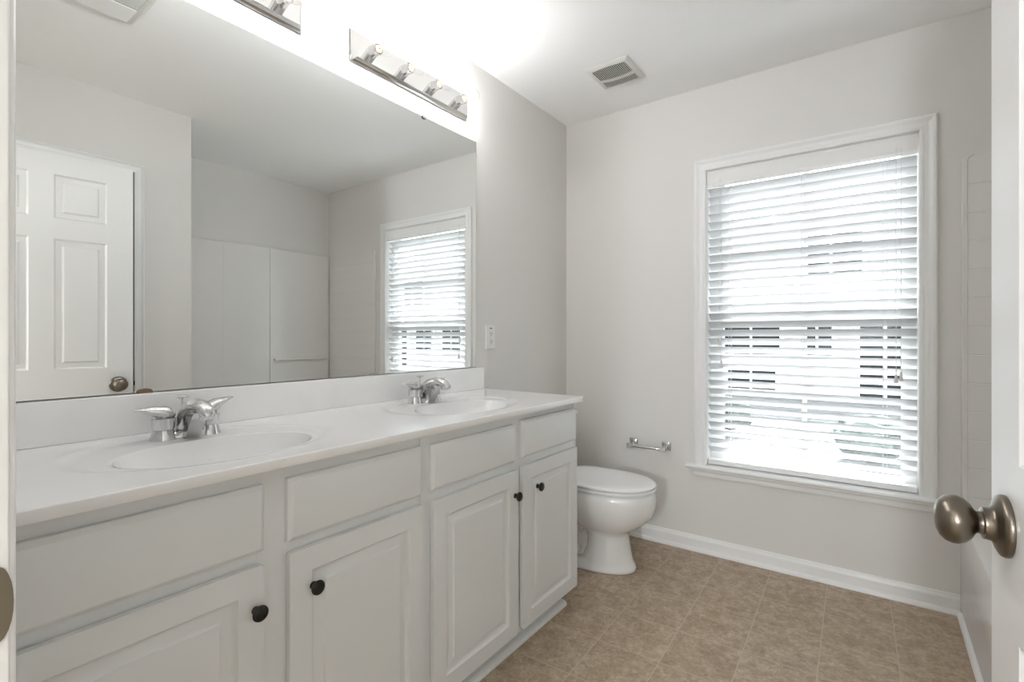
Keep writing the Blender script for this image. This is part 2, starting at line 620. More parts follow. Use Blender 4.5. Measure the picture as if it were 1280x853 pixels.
obj('latch', boxes((LW, LW + .010, -.026, -.009, KZ - .012, KZ + .012), (LW - .0005, LW + .0012, -.030, -.005, KZ - .028, KZ + .028)), 'bronze', leaf)
for hz in (.25, 1.03, 1.82):
    bm = bmesh.new()
    lathe(bm, [(.006, hz - .045), (.006, hz + .045)], Matrix.Translation((-.006, .004, 0)), 12)
    obj('hinge', bm, 'nickel', leaf, smooth=True, auto=40)

# ------------------------------------------------------------------ base cabinets
XF = 0.516      # face frame
YC1 = 1.876


def cab_door(parent, y0, y1, z0, z1, knob_y):
    # local slab: x along world y, normal +y -> world +x : build directly in world coordinates
    bm = slab_with_panels(y0, y1, z0, z1, 0.0, .019, [(y0 + .052, y1 - .052, z0 + .052, z1 - .052)], w=(.006, .010, .013, .032, .0345), dep=(.0075, .0095, .0095, .0048, .0012))
    for v in bm.verts:
        v.co = (XF + v.co.y + .0005, v.co.x, v.co.z)
    d = obj('door', bm, 'cabinet', parent, bevel=0.005, seg=2)
    d.modifiers['bevel'].angle_limit = math.radians(70)
    bm = bmesh.new()
    mt = Matrix.Translation((XF + .0195, knob_y, 0.573)) @ Matrix.Rotation(PI / 2, 4, 'Y')
    lathe(bm, [(0, 0), (.0085, 0), (.0080, .003), (.0055, .005), (.0055, .011), (.009, .013), (.0145, .0155), (.0162, .019), (.0155, .022), (.0125, .0238), (.0120, .0230), (.009, .0246), (0, .0252)], mt, 32)
    kn = obj('knob', bm, 'bronze', d, smooth=True, auto=60)
    kn['label'] = 'black round mushroom knob'
    return d


def drawer_front(parent, y0, y1, z0, z1):
    bm = bmesh.new()
    x0, x1 = XF + .0005, XF + .0195
    ins = .011
    R = []
    for x, i in ((x0, 0), (x0 + .0105, 0), (x0 + .013, .0035), (x1 - .0005, ins - .002), (x1, ins)):
        R.append([(x, y0 + i, z0 + i), (x, y1 - i, z0 + i), (x, y1 - i, z1 - i), (x, y0 + i, z1 - i)])
    loft(bm, R)
    return obj('drawer_front', bm, 'cabinet', parent, bevel=0.0012)


def cabinet(label, y0, y1, stiles, doors, drawers, end_right):
    t = thing('base_cabinet', label, 'cabinet', (0.26, (y0 + y1) / 2, 0), 0, 'base cabinets under the long vanity worktop')
    inv = Matrix.Translation(-t.location)
    e = .0004
    bm = boxes((.002, XF, y0 + e, y0 + .016, .076, .855), (.002, XF, y1 - .016, y1 - e, .076, .855),
               (.002, XF, y0 + .016, y1 - .016, .076, .092), (.002, .010, y0 + .016, y1 - .016, .092, .70),
               (XF - .019, XF, y0 + .016, y1 - .016, .815, .855), (XF - .019, XF, y0 + .016, y1 - .016, .655, .692),
               (XF - .019, XF, y0 + .016, y1 - .016, .092, .115))
    for a, c in stiles:
        box(bm, XF - .0195, XF + .0002, a, c, .078, .853)
    ca = obj('carcass', bm, 'cabinet', t)
    ca.matrix_parent_inverse = inv
    yk = y1 - .036 if end_right else y1 - e
    ya = y0 + e
    bm = boxes((.462, .474, ya, yk, 0.0, .0755), (.05, .062, ya, yk, 0, .0755))
    prism(bm, [(.4745, 0), (.506, 0), (.506, .008), (.502, .015), (.494, .019), (.4745, .021)], ya, yk, 'y')
    tk = obj('toe_kick', bm, 'cabinet', t)
    tk.matrix_parent_inverse = inv
    for a in doors:
        d = cab_door(t, *a)
        d.matrix_parent_inverse = inv
    for a in drawers:
        d = drawer_front(t, *a)
        d.matrix_parent_inverse = inv
    return t


cabinet('white raised panel base cabinet at the left, under the near sink', YN + .002, 0.990,
        [(YN + .0025, .150), (.530, .600), (.978, .9895)],
        [(.140, .536, .082, .661, .518), (.592, .987, .082, .661, .647)],
        [(.140, .539, .685, .823), (.591, .985, .685, .823)], False)
cabinet('white raised panel base cabinet beside the toilet, under the far sink', 0.990, YC1,
        [(.9905, 1.032), (1.43, 1.485), (1.86, 1.8755)],
        [(1.027, 1.443, .080, .659, 1.424), (1.475, 1.874, .080, .665, 1.566)],
        [(1.023, 1.432, .687, .820), (1.475, 1.872, .693, .829)], True)

# ------------------------------------------------------------------ worktop with two moulded basins
ZT = 0.878
top = thing('vanity_worktop', 'long white cultured marble worktop with two oval moulded basins', 'worktop', (0.28, 0.98, 0.857))
tinv = Matrix.Translation(-top.location)
SINKS = (0.545, 1.383)
BX, BRX, BRY = 0.335, 0.137, 0.205
OX, ORX, ORY = 0.280, 0.226, 0.288


def sstep(a, b_, x):
    t_ = min(1, max(0, (x - a) / (b_ - a)))
    return t_ * t_ * (3 - 2 * t_)


def top_z(x, y):
    z = ZT
    for sy in SINKS:
        ro = math.hypot((x - OX) / ORX, (y - sy) / ORY)
        z -= .0042 * (1 - sstep(.86, 1.0, ro))
        r = math.hypot((x - BX) / BRX, (y - sy) / BRY)
        if r < 1.06:
            q = max(0, 1 - r / 1.0)
            soft = .0025 * (1 - sstep(.94, 1.06, r))
            dep = 0.128 * (1 - min(r, 1) ** 2.6) if r < 1 else 0
            z -= soft + dep
    return z


XE, YE0, YE1 = 0.560, YN + .002, 1.888
nx, ny = 150, 500
x_in = XE - .006
bmS = bmesh.new()
bmB = [bmesh.new(), bmesh.new()]
grid = [[(x_in * i / nx, YE0 + (YE1 - .006 - YE0) * j / ny) for j in range(ny + 1)] for i in range(nx + 1)]


def rmin(x, y):
    rs = [math.hypot((x - BX) / BRX, (y - sy) / BRY) for sy in SINKS]
    return min(rs), rs.index(min(rs))


vc = {}


def gv(bm, key, i, j):
    k_ = (key, i, j)
    if k_ not in vc:
        x, y = grid[i][j]
        vc[k_] = bm.verts.new((x, y, top_z(x, y)))
    return vc[k_]


for i in range(nx):
    for j in range(ny):
        cx_ = (grid[i][j][0] + grid[i + 1][j][0]) / 2
        cy_ = (grid[i][j][1] + grid[i][j + 1][1]) / 2
        r, s = rmin(cx_, cy_)
        bm, key = (bmB[s], s) if r < 0.97 else (bmS, 'S')
        if key == 'S':
            bm.faces.new((gv(bm, key, i, j), gv(bm, key, i + 1, j), gv(bm, key, i + 1, j + 1), gv(bm, key, i, j + 1)))
# rounded front and right edges
edge = [(grid[nx][j][0], grid[nx][j][1], 1, 0) for j in range(ny + 1)] + [(grid[i][ny][0], grid[i][ny][1], 0, 1) for i in range(nx, -1, -1)]
prof = [(0, 0), (.0045, -.0002), (.0057, -.0012), (.006, -.0028), (.006, -.0195), (.004, -.0215)]
prev = None
for (x, y, ax, ay) in edge:
    cur = [bmS.verts.new((x + ax * o, y + ay * o, ZT + h)) for o, h in prof]
    if prev:
        for q in range(len(prof) - 1):
            bmS.faces.new((prev[q], cur[q], cur[q + 1], prev[q + 1]))
    prev = cur
# underside rim strip along the front and the right end
q = [bmS.verts.new(p) for p in ((XE - .04, YE0, ZT - .0215), (XE - .002, YE0, ZT - .0215), (XE - .002, YE1 - .002, ZT - .0215), (XE - .04, YE1 - .002, ZT - .0215))]
bmS.faces.new(q)
q = [bmS.verts.new(p) for p in ((0, YC1 + .0, ZT - .0215), (XE - .04, YC1, ZT - .0215), (XE - .04, YE1 - .002, ZT - .0215), (0, YE1 - .002, ZT - .0215))]
bmS.faces.new(q)
bmesh.ops.remove_doubles(bmS, verts=bmS.verts[:], dist=1e-5)
o = obj('slab', bmS, 'marble', top, smooth=True, auto=50)
o.matrix_parent_inverse = tinv
for s, sy in enumerate(SINKS):
    rings = []
    for r in [1 - .985 * (k / 40) ** 1.6 for k in range(41)]:
        ring = []
        for i in range(96):
            a = 2 * PI * i / 96
            x, y = BX + BRX * r * math.cos(a), sy + BRY * r * math.sin(a)
            ring.append((x, y, top_z(x, y) + .0003))
        rings.append(ring)
    bm = bmB[s]
    loft(bm, rings, cap=False)
    bm.faces.new([bm.verts.new(p) for p in rings[-1]])
    bmesh.ops.remove_doubles(bm, verts=bm.verts[:], dist=1e-6)
    bmesh.ops.recalc_face_normals(bm, faces=bm.faces[:])
    if sum(f.normal.z for f in bm.faces) < 0:
        bmesh.ops.reverse_faces(bm, faces=bm.faces[:])
    b_ = obj('basin', bmB[s], 'marble', top, smooth=True, recalc=False)
    b_.matrix_parent_inverse = tinv
    zb = top_z(BX, sy)
    bm = bmesh.new()
    lathe(bm, [(0, .004), (.008, .004), (.014, .0035), (.017, .002), (.022, .0025), (.024, .001), (.024, -.004)], Matrix.Translation((BX, sy, zb)), 32)
    dr = obj('drain', bm, 'chrome', b_, smooth=True, auto=40)
bm = bmesh.new()
prism(bm, [(0.0005, ZT + .0005), (.021, ZT + .0005), (.021, ZT + .100), (.019, ZT + .104), (.0005, ZT + .104)], YE0, 1.888, 'y')
o = obj('backsplash', bm, 'marble', top, bevel=0.002)
o.matrix_parent_inverse = tinv

# ------------------------------------------------------------------ taps
def make_faucet(label, y, z):
    t = thing('faucet', label, 'tap', (0.122, y, z), 0, 'chrome two-handle taps')
    bm = bmesh.new()      # low body joining the hubs
    rings = []
    for yy, hw, hh in ((-.052, .020, .014), (-.034, .019, .017), (-.016, .021, .020), (0, .023, .022), (.016, .021, .020), (.034, .019, .017), (.052, .020, .014)):
        rings.append([(-hw, yy, 0), (-hw, yy, hh * .6), (-hw * .6, yy, hh), (hw * .6, yy, hh), (hw, yy, hh * .6), (hw, yy, 0)])
    loft(bm, rings)
    obj('base', bm, 'chrome', t, smooth=True, auto=60)
    for s in (-1, 1):
        bm = bmesh.new()
        mt = Matrix.Translation((0, s * .052, 0))
        lathe(bm, [(0, 0), (.0290, 0), (.0285, .004), (.0255, .013), (.0232, .0225), (.0225, .0245), (.0240, .026), (.0262, .050), (.0262, .053), (.0250, .0538), (0, .0538)], mt, 36)
        hub = obj('hub', bm, 'chrome', t, smooth=True, auto=35)
        # lever: domed cap drawn out to a pointed wing, outwards and up
        bm = bmesh.new()
        secs = [(-.0262, .003, .060, .003), (-.022, .0155, .0625, .0095), (-.012, .0240, .0660, .0145), (0, .0268, .0685, .0165), (.014, .0250, .0715, .0150),
                (.028, .0200, .0745, .0112), (.042, .0145, .0770, .0075), (.054, .0090, .0790, .0045), (.063, .0030, .0805, .0018)]
        rings = []
        tilt = 0.9 if s < 0 else 1.6
        for a, hw, zc, hh in secs:
            zc = .0645 + (zc - .0645) * tilt if a > 0 else zc
            ring = []
            for i in range(20):
                q_ = 2 * PI * i / 20
                zz = math.sin(q_) * hh
                if a < .02 and zz < 0:
                    zz = min(zz, -(zc - .0545)) if abs(math.cos(q_)) < .8 else zz
                ring.append((hw * math.cos(q_), s * (.052 + a), zc + zz))
            rings.append(ring)
        loft(bm, rings)
        obj('lever', bm, 'chrome', hub, smooth=True)
    bm = bmesh.new()
    secs = [(-.022, .010, .0230, .010, 90), (-.014, .032, .0240, .017, 62), (.004, .054, .0240, .020, 42), (.030, .0735, .0235, .020, 24), (.060, .0835, .0220, .018, 6),
            (.088, .0830, .0205, .0160, -10), (.110, .0755, .0185, .0140, -28), (.124, .0655, .0165, .0115, -45), (.129, .0595, .0110, .0060, -50)]
    rings = []
    for dx, z_, hw, hh, ang in secs:
        a = math.radians(ang)
        ring = []
        for i in range(24):
            q_ = 2 * PI * i / 24
            yy, n_ = hw * math.cos(q_), hh * math.sin(q_)
            ring.append((dx - n_ * math.sin(a), yy, z_ + n_ * math.cos(a)))
        rings.append(ring)
    loft(bm, rings)
    # web that fills the arch under the spout
    prism(bm, [(-.018, 0), (.040, 0), (.050, .020), (.066, .045), (.086, .068), (.055, .080), (.01, .050)], -.0175, .0175, 'y')
    sp2 = obj('spout', bm, 'chrome', t, smooth=True, auto=45)
    bm = bmesh.new()
    lathe(bm, [(0, -.006), (.0125, -.006), (.0135, 0), (.0135, .008), (0, .008)], Matrix.Translation((.108, 0, .0600)), 24)
    obj('aerator', bm, 'chrome', sp2, smooth=True, auto=40)
    bm = bmesh.new()
    lathe(bm, [(.0026, .01), (.0026, .095), (.0055, .0965), (.0085, .099), (.0150, .103), (.0155, .105), (.012, .1075), (0, .108)], Matrix.Translation((-.026, 0, -.004)), 20)
    obj('lift_rod', bm, 'chrome', t, smooth=True, auto=40)
    return t


f1 = make_faucet('chrome two handle tap at the near sink, left', 0.551, ZT - .0041)
f2 = f1.copy()
COL.objects.link(f2)
for ch in list(f1.children):
    c = ch.copy()
    COL.objects.link(c)
    c.parent = f2
    for g in list(ch.children):
        d = g.copy()
        COL.objects.link(d)
        d.parent = c
f2.location = (0.122, 1.391, ZT - .0041)
f2['label'] = 'chrome two handle tap at the far sink, nearer the window'

# ------------------------------------------------------------------ mirror
mir = thing('wall_mirror', 'large frameless wall mirror above the vanity worktop', 'mirror', (0, 0.97, .984))
minv = Matrix.Translation(-mir.location)
MZ0, MZ1, MY0, MY1 = .984, 2.063, YN + .003, 1.843
bm = boxes((.0005, .0055, MY0, MY1, MZ0, MZ1))
o = obj('backing', bm, 'mirror_edge', mir)
o.matrix_parent_inverse = minv
bm = bmesh.new()
q = [bm.verts.new(p) for p in ((.006, MY0 + .001, MZ0 + .001), (.006, MY1 - .001, MZ0 + .001), (.006, MY1 - .001, MZ1 - .001), (.006, MY0 + .001, MZ1 - .001))]
bm.faces.new(q)
ge = bmesh.ops.extrude_face_region(bm, geom=bm.faces[:])
for v in [g for g in ge['geom'] if isinstance(g, bmesh.types.BMVert)]:
    v.co.x -= .0004
o = obj('glass', bm, 'mirror', mir)
o.matrix_parent_inverse = minv
for y, z, s, mname in ((.497, MZ0, 1, 'clip_brown'), (1.50, MZ1, -1, 'mirror_edge')):
    bm = bmesh.new()
    k = 1.0 if s > 0 else .7
    pts = [(y - .017 * k, z - s * .004), (y - .017 * k, z + s * .004), (y - .012 * k, z + s * .009), (y, z + s * .011), (y + .012 * k, z + s * .009), (y + .017 * k, z + s * .004), (y + .017 * k, z - s * .004)]
    prism(bm, pts if s > 0 else pts[::-1], .0065, .0105, 'x')
    c = obj('clip', bm, mname, mir, bevel=0.001)
    c.matrix_parent_inverse = minv
    c['label'] = 'brown mirror clip on the bottom edge' if s > 0 else 'dark mirror clip on the top edge'

# ------------------------------------------------------------------ vanity light bars
def light_bar(y0, label):
    Lb, z0, z1 = .640, 2.138, 2.257
    yc = y0 + Lb / 2
    t = thing('vanity_light_bar', label, 'light fixture', (0, yc, (z0 + z1) / 2), 0, 'four-bulb vanity light bars')
    h = (z1 - z0) / 2
    bm = bmesh.new()
    R = []
    for x, i in ((.0005, 0), (.006, 0), (.008, .004), (.020, .010), (.0225, .0125), (.026, .0145), (.026, .0155)):
        R.append([(x, -Lb / 2 + i, -h + i), (x, Lb / 2 - i, -h + i), (x, Lb / 2 - i, h - i), (x, -Lb / 2 + i, h - i)])
    loft(bm, R)
    obj('backplate', bm, 'chrome_plate', t, bevel=0.001)
    for k_ in range(4):
        yk = -Lb / 2 + .080 + .160 * k_
        mt = Matrix.Translation((.026, yk, 0)) @ Matrix.Rotation(PI / 2, 4, 'Y')
        bm = bmesh.new()
        lathe(bm, [(0, 0), (.0225, 0), (.0225, .001), (.0205, .003), (.0205, .0375), (.0195, .0385), (.017, .0385), (.017, .034), (0, .034)], mt, 32)
        so = obj('socket', bm, 'chrome', t, smooth=True, auto=35)
        bm = bmesh.new()
        pr = [(.0125, .030), (.0125, .040), (.0145, .0435)]
        for i in range(13):
            a = math.radians(155 - 155 * i / 12)
            pr.append((.037 * math.sin(a), .0785 - .0 + .037 * math.cos(PI - a) * -1 if False else .0785 + .037 * math.cos(a)))
        lathe(bm, pr, mt, 32)
        bu = obj('bulb', bm, 'bulb_glass', t, smooth=True)
        bu['label'] = 'clear round lit globe bulb'
        bm = bmesh.new()
        lathe(bm, [(0, .060), (.004, .062), (.0065, .070), (.0070, .077), (.0062, .084), (.0035, .088), (0, .089)], mt, 16)
        fi = obj('filament', bm, 'filament', bu, smooth=True)
        bm = bmesh.new()
        lathe(bm, [(.0128, .0345), (.0128, .0400), (.004, .0410), (.003, .054), (0, .054)], mt, 20)
        obj('bulb_base', bm, M['clip_brass_bright'], bu, smooth=True, auto=40)
        ld = bpy.data.lights.new('bulb_light', 'POINT')
        ld.energy = BULB_W
        ld.color = (0.985, 0.995, 1.0)
        ld.shadow_soft_size = 0.012
        lo = bpy.data.objects.new('bulb_light', ld)
        COL.objects.link(lo)
        lo.parent = t
        lo.location = (.026 + .076, yk, 0)
    return t


M['clip_brass_bright'] = mat('bulb_cap_brass', (0.80, 0.55, 0.36), 0.3, metal=1.0)
light_bar(1.133, 'chrome four bulb vanity light bar above the far sink, fully in view')
light_bar(0.298, 'chrome vanity light bar at the top edge, above the near sink')

# ------------------------------------------------------------------ toilet
toi = thing('toilet', 'white porcelain toilet with closed lid between vanity and window wall', 'toilet', (0.40, 2.29, 0))
toinv = Matrix.Translation(-toi.location)
TY = 2.29


def egg(xf, xb, hw, z, n=44, p=2.15):
    """rounded outline, blunter at the back"""
    xm = xb + (xf - xb) * .46
    out = []
    for i in range(n):
        t_ = 2 * PI * i / n
        c, s = math.cos(t_), math.sin(t_)
        pp = p if c > 0 else 2.7
        x = math.copysign(abs(c) ** (2 / pp), c)
        y = math.copysign(abs(s) ** (2 / pp), s)
        out.append((xm + (xf - xm) * x if c > 0 else xm + (xm - xb) * x, TY + hw * y, z))
    return out


bm = bmesh.new()
loft(bm, [egg(*a) for a in ((.618, .12, .122, 0.0), (.624, .12, .126, .004), (.624, .12, .126, .018), (.616, .13, .120, .030), (.604, .36, .106, .045),
                            (.594, .385, .100, .09), (.586, .39, .094, .14), (.584, .385, .093, .168), (.592, .370, .098, .184), (.612, .34, .113, .199), (.648, .31, .137, .220),
                            (.682, .28, .158, .249), (.704, .26, .172, .285), (.716, .25, .180, .325), (.717, .25, .181, .355), (.712, .25, .179, .380), (.704, .252, .173, .391), (.690, .26, .160, .394))])
# trapway body behind the front column
loft(bm, [egg(*a) for a in ((.40, .10, .085, .01), (.44, .11, .078, .05), (.45, .12, .074, .12), (.44, .12, .080, .18), (.45, .11, .10, .24), (.47, .06, .135, .30), (.50, .02, .165, .35), (.50, .015, .170, .384))])
o = obj('bowl', bm, 'porcelain', toi, smooth=True, auto=60)
o.matrix_parent_inverse = toinv
bm = bmesh.new()     # S-shaped trapway bulge on both sides
for s in (-1, 1):
    tube(bm, [(.40, TY + s * .062, .20), (.345, TY + s * .066, .24), (.29, TY + s * .066, .22), (.262, TY + s * .066, .15), (.30, TY + s * .066, .085), (.35, TY + s * .064, .05)], .040, 16)
o = obj('trapway', bm, 'porcelain', toi, smooth=True)
o.matrix_parent_inverse = toinv
bm = bmesh.new()
loft(bm, [egg(*a) for a in ((.706, .235, .174, .396), (.716, .230, .181, .398), (.719, .229, .183, .404), (.717, .230, .182, .4105), (.708, .235, .175, .4125))])
o = obj('seat', bm, 'seat', toi, smooth=True, auto=50)
o.matrix_parent_inverse = toinv
bm = bmesh.new()
loft(bm, [egg(*a) for a in ((.705, .220, .174, .4145), (.717, .215, .183, .416), (.7195, .214, .184, .4215), (.716, .216, .182, .4265), (.702, .224, .172, .4300), (.64, .26, .13, .4325), (.5, .36, .05, .4335))])
o = obj('lid', bm, 'seat', toi, smooth=True, auto=60)
o.matrix_parent_inverse = toinv
for s in (-1, 1):
    o = obj('hinge', boxes((.215, .245, TY + s * .0675 - .0175, TY + s * .0675 + .0175, .394, .424)), 'seat', toi, bevel=0.005)
    o.matrix_parent_inverse = toinv
bm = bmesh.new()
loft(bm, [rrect(.012 + d, .205 - d, TY - .205 + d, TY + .205 - d, .03, z) for d, z in ((.025, .384), (.012, .40), (.004, .48), (0, .60), (0, .700))])
o = obj('tank', bm, 'porcelain', toi, smooth=True, auto=50)
o.matrix_parent_inverse = toinv
bm = bmesh.new()
loft(bm, [rrect(.008 + d, .212 - d, TY - .213 + d, TY + .213 - d, .03, z) for d, z in ((0, .7005), (0, .716), (.006, .726), (.02, .731))])
o = obj('tank_lid', bm, 'porcelain', toi, smooth=True, auto=50)
o.matrix_parent_inverse = toinv

# ------------------------------------------------------------------ toilet paper holder
tp = thing('paper_holder', 'chrome toilet paper holder without a roll on the wall left of window', 'paper holder', (0.535, YF, .525))
for s in (-1, 1):
    bm = bmesh.new()
    R = []
    for yy, a, zc in ((-.0005, .0245, .004), (-.005, .0245, .004), (-.008, .021, .004), (-.012, .014, .002), (-.040, .0105, -.001), (-.058, .0115, -.002), (-.064, .0135, -.002), (-.078, .0135, -.002), (-.080, .0115, -.002)):
        R.append([(s * .094 - a, yy, zc - a), (s * .094 + a, yy, zc - a), (s * .094 + a, yy, zc + a), (s * .094 - a, yy, zc + a)])
    loft(bm, R)
    obj('post', bm, 'chrome', tp, bevel=0.0015)
bm = bmesh.new()
lathe(bm, [(0, -.084), (.006, -.084), (.0095, -.080), (.0095, .020), (.0082, .021), (.0082, .080), (.005, .084), (0, .084)], Matrix.Translation((0, -.070, -.002)) @ Matrix.Rotation(PI / 2, 4, 'Y'), 24)
r_ = obj('roller', bm, 'chrome', tp, smooth=True, auto=40)

# ------------------------------------------------------------------ outlet
ou = thing('wall_outlet', 'white wall outlet with test buttons beside the mirror', 'outlet', (0, 1.957, 1.126))
bm = bmesh.new()
R = [[(x, -.036 + i, -.058 + i), (x, .036 - i, -.058 + i), (x, .036 - i, .058 - i), (x, -.036 + i, .058 - i)] for x, i in ((.0003, 0), (.003, 0), (.0055, .003))]
loft(bm, R)
pl_ = obj('cover_plate', bm, 'plastic', ou)
obj('receptacle', boxes((.0055, .0085, -.0165, .0165, -.0335, .0335)), 'plastic', ou, bevel=0.0008)
for zb_ in (.0037, -.0037):
    obj('button', boxes((.0085, .0098, -.010, .010, zb_ - .0022, zb_ + .0022)), 'plastic', ou)
for q in [(y, z, .0012, .004) for y in (-.0065, .0065) for z in (.021, -.017)] + [(0, .0125, .0025, .002), (0, -.0265, .0025, .002)]:
    obj('slot', boxes((.0085, .0088, q[0] - q[2], q[0] + q[2], q[1] - q[3], q[1] + q[3])), 'slot', ou)
obj('indicator', boxes((.0056, .0070, -.009, .009, .043, .0475)), 'slot', ou)

# ------------------------------------------------------------------ ceiling vent and fan
ve = thing('ceiling_vent', 'white ceiling vent with two curved louvre openings near the far corner', 'vent', (.512, 2.312, H))
VW, VD = .112, .118


def arc_y(x, base, bow):
    return base + bow * (1 - (x / VW) ** 2)


bm = bmesh.new()
loft(bm, [[(-VW + i, -VD + i, z), (VW - i, -VD + i, z), (VW - i, VD - i, z), (-VW + i, VD - i, z)] for z, i in ((-.0004, 0), (-.004, 0), (-.012, .014), (-.013, .016))])
obj('frame', bm, 'vent', ve, bevel=0.002)
for (ya, bowa, yb_, bowb) in ((-.082, -.012, -.004, .022), (.026, .022, .086, .004)):
    bm = bmesh.new()
    pts = []
    xs = [-.086 + .172 * i / 16 for i in range(17)]
    pts = [(x, arc_y(x, ya, bowa)) for x in xs] + [(x, arc_y(x, yb_, bowb)) for x in xs[::-1]]
    prism(bm, pts, -.0136, -.0131, 'z')
    lv = obj('louvre', bm, 'vent_dark', ve)
    lv['label'] = 'dark louvre opening'
    bm = bmesh.new()
    for i in range(19):
        x = -.083 + .166 * i / 18
        y0_, y1_ = arc_y(x, ya, bowa), arc_y(x, yb_, bowb)
        box(bm, x - .0013, x + .0013, y0_, y1_, -.0160, -.0138)
    obj('slats', bm, 'vent', lv)

fan = thing('exhaust_fan', 'square ceiling exhaust fan cover seen in the mirror top left', 'fan', (.79, .585, H))
FX, FY = .178, .178
bm = bmesh.new()
loft(bm, [[(-FX + i, -FY + i, z), (FX - i, -FY + i, z), (FX - i, FY - i, z), (-FX + i, FY - i, z)] for z, i in ((-.0004, 0), (-.006, 0), (-.016, .010), (-.020, .026))])
obj('cover', bm, 'vent', fan, bevel=0.002)
obj('lens', boxes((.030, .148, -.148, .148, -.0245, -.0205)), M['trim'], fan, bevel=0.002)
bm = boxes((-.148, .022, -.148, .148, -.0215, -.0205))
g_ = obj('grille', bm, 'vent_dark', fan)
g_['label'] = 'dark grille opening'
obj('slats', boxes(*[(-.145 + .0105 * i, -.142 + .0105 * i, -.146, .146, -.0245, -.0217) for i in range(16)]), 'vent', g_)

# ------------------------------------------------------------------ blind
bl = thing('window_blind', 'white slatted window blind, lowered and half tilted', 'blind', (1.272, YF + .036, 1.99))
binv = Matrix.Translation(-bl.location)
BX0, BX1 = WX0 + .005, WX1 - .005
bm = bmesh.new()
prism(bm, [(YF + .004, 1.910), (YF + .0075, 1.908), (YF + .011, 1.912), (YF + .011, 1.9945), (YF + .004, 1.9945), (YF + .0015, 1.989), (YF + .004, 1.982), (YF + .004, 1.930), (YF + .002, 1.922)], BX0 - .001, BX1 + .001, 'x')
o = obj('valance', bm, 'trim', bl)
o.matrix_parent_inverse = binv
o = obj('headrail', boxes((BX0, BX1, YF + .012, YF + .062, 1.945, 1.990)), 'trim', bl)
o.matrix_parent_inverse = binv
YS = YF + .040
ang = math.radians(40)
bm = bmesh.new()
zs_ = []
z = 1.888
while z > .505:
    zs_.append(z)
    z -= .0435
for z in zs_:
    n = 6
    up, lo_ = [], []
    for i in range(n + 1):
        a = -.025 + .05 * i / n
        crown = .0022 * (1 - (a / .025) ** 2)
        # room edge (smaller y) up, outer edge down
        y_ = YS + a * math.cos(ang) + crown * math.sin(ang)
        z_ = z - a * math.sin(ang) + crown * math.cos(ang)
        up.append((y_ + .0011 * math.sin(ang), z_ + .0011 * math.cos(ang)))
        lo_.append((y_ - .0011 * math.sin(ang), z_ - .0011 * math.cos(ang)))
    prism(bm, up + lo_[::-1], BX0, BX1, 'x')
o = obj('slats', bm, 'slat', bl, smooth=True, auto=40)
o.matrix_parent_inverse = binv
o = obj('bottom_rail', boxes((BX0, BX1, YS - .026, YS + .026, .463, .487)), 'trim', bl, bevel=0.003)
o.matrix_parent_inverse = binv
for x in (.945, 1.270, 1.583):
    bm = bmesh.new()
    for yy in (YS - .0225, YS + .0225):
        tube(bm, [(x, yy, 1.945), (x, yy, .487)], .0007, 6)
    tube(bm, [(x + .014, YS - .0215, 1.945), (x + .014, YS - .0215, .487)], .0006, 6)
    o = obj('ladder_cord', bm, 'cord', bl)
    o.matrix_parent_inverse = binv


def pull(x, zt, y):
    bm = bmesh.new()
    tube(bm, [(x, y, 1.945), (x, y, zt + .02)], .0009, 6)
    c = obj('pull_cord', bm, 'cord', bl)
    c.matrix_parent_inverse = binv
    bm = bmesh.new()
    lathe(bm, [(0, .022), (.0035, .022), (.005, .014), (.0075, -.012), (.0072, -.016), (0, -.016)], Matrix.Translation((x, y, zt)), 16)
    g = obj('tassel', bm, 'tassel', c, smooth=True, auto=40)
    g.matrix_parent_inverse = Matrix.Identity(4)


pull(.903, 1.10, YF + .0035)
pull(.912, .985, YF + .0035)
pull(1.628, .945, YF + .0035)
pull(1.645, .955, YF + .0035)

# ------------------------------------------------------------------ tub and surround
XT = 1.834
tub = thing('bathtub', 'white built in bathtub behind the door, under the tub surround', 'bathtub', (2.16, 2.0, 0))
tbi = Matrix.Translation(-tub.location)
X1_, Y0_, Y1_ = XB - .002, YP + .002, YF - .002
bm = bmesh.new()
rim = .40
loft(bm, [rrect(XT + d, X1_, Y0_, Y1_, .004, z) for d, z in ((.004, 0), (.004, .03), (0, .035), (0, rim - .012), (.003, rim - .003), (.012, rim))] +
     [rrect(XT + .075 + d, X1_ - .06 - d, Y0_ + .09 + d * 1.5, Y1_ - .09 - d * 1.5, .10, z) for d, z in ((0, rim), (.010, rim - .008), (.02, rim - .04), (.045, .14), (.07, .10), (.11, .085))])
o = obj('tub_shell', bm, 'acrylic', tub, smooth=True, auto=50)
o.matrix_parent_inverse = tbi
bm = bmesh.new()
prism(bm, [(XT + .0038, 0), (XT - .012, 0), (XT - .012, .006), (XT - .008, .014), (XT - .002, .019), (XT + .0038, .020)], Y0_, YF - .029, 'y')
struct('trim_2', bm, 'trim')

sur = thing('tub_surround', 'white acrylic tub surround with embossed tile joints around the bath', 'surround', (2.16, 2.0, rim))
si = Matrix.Translation(-sur.location)
SZ = 1.860


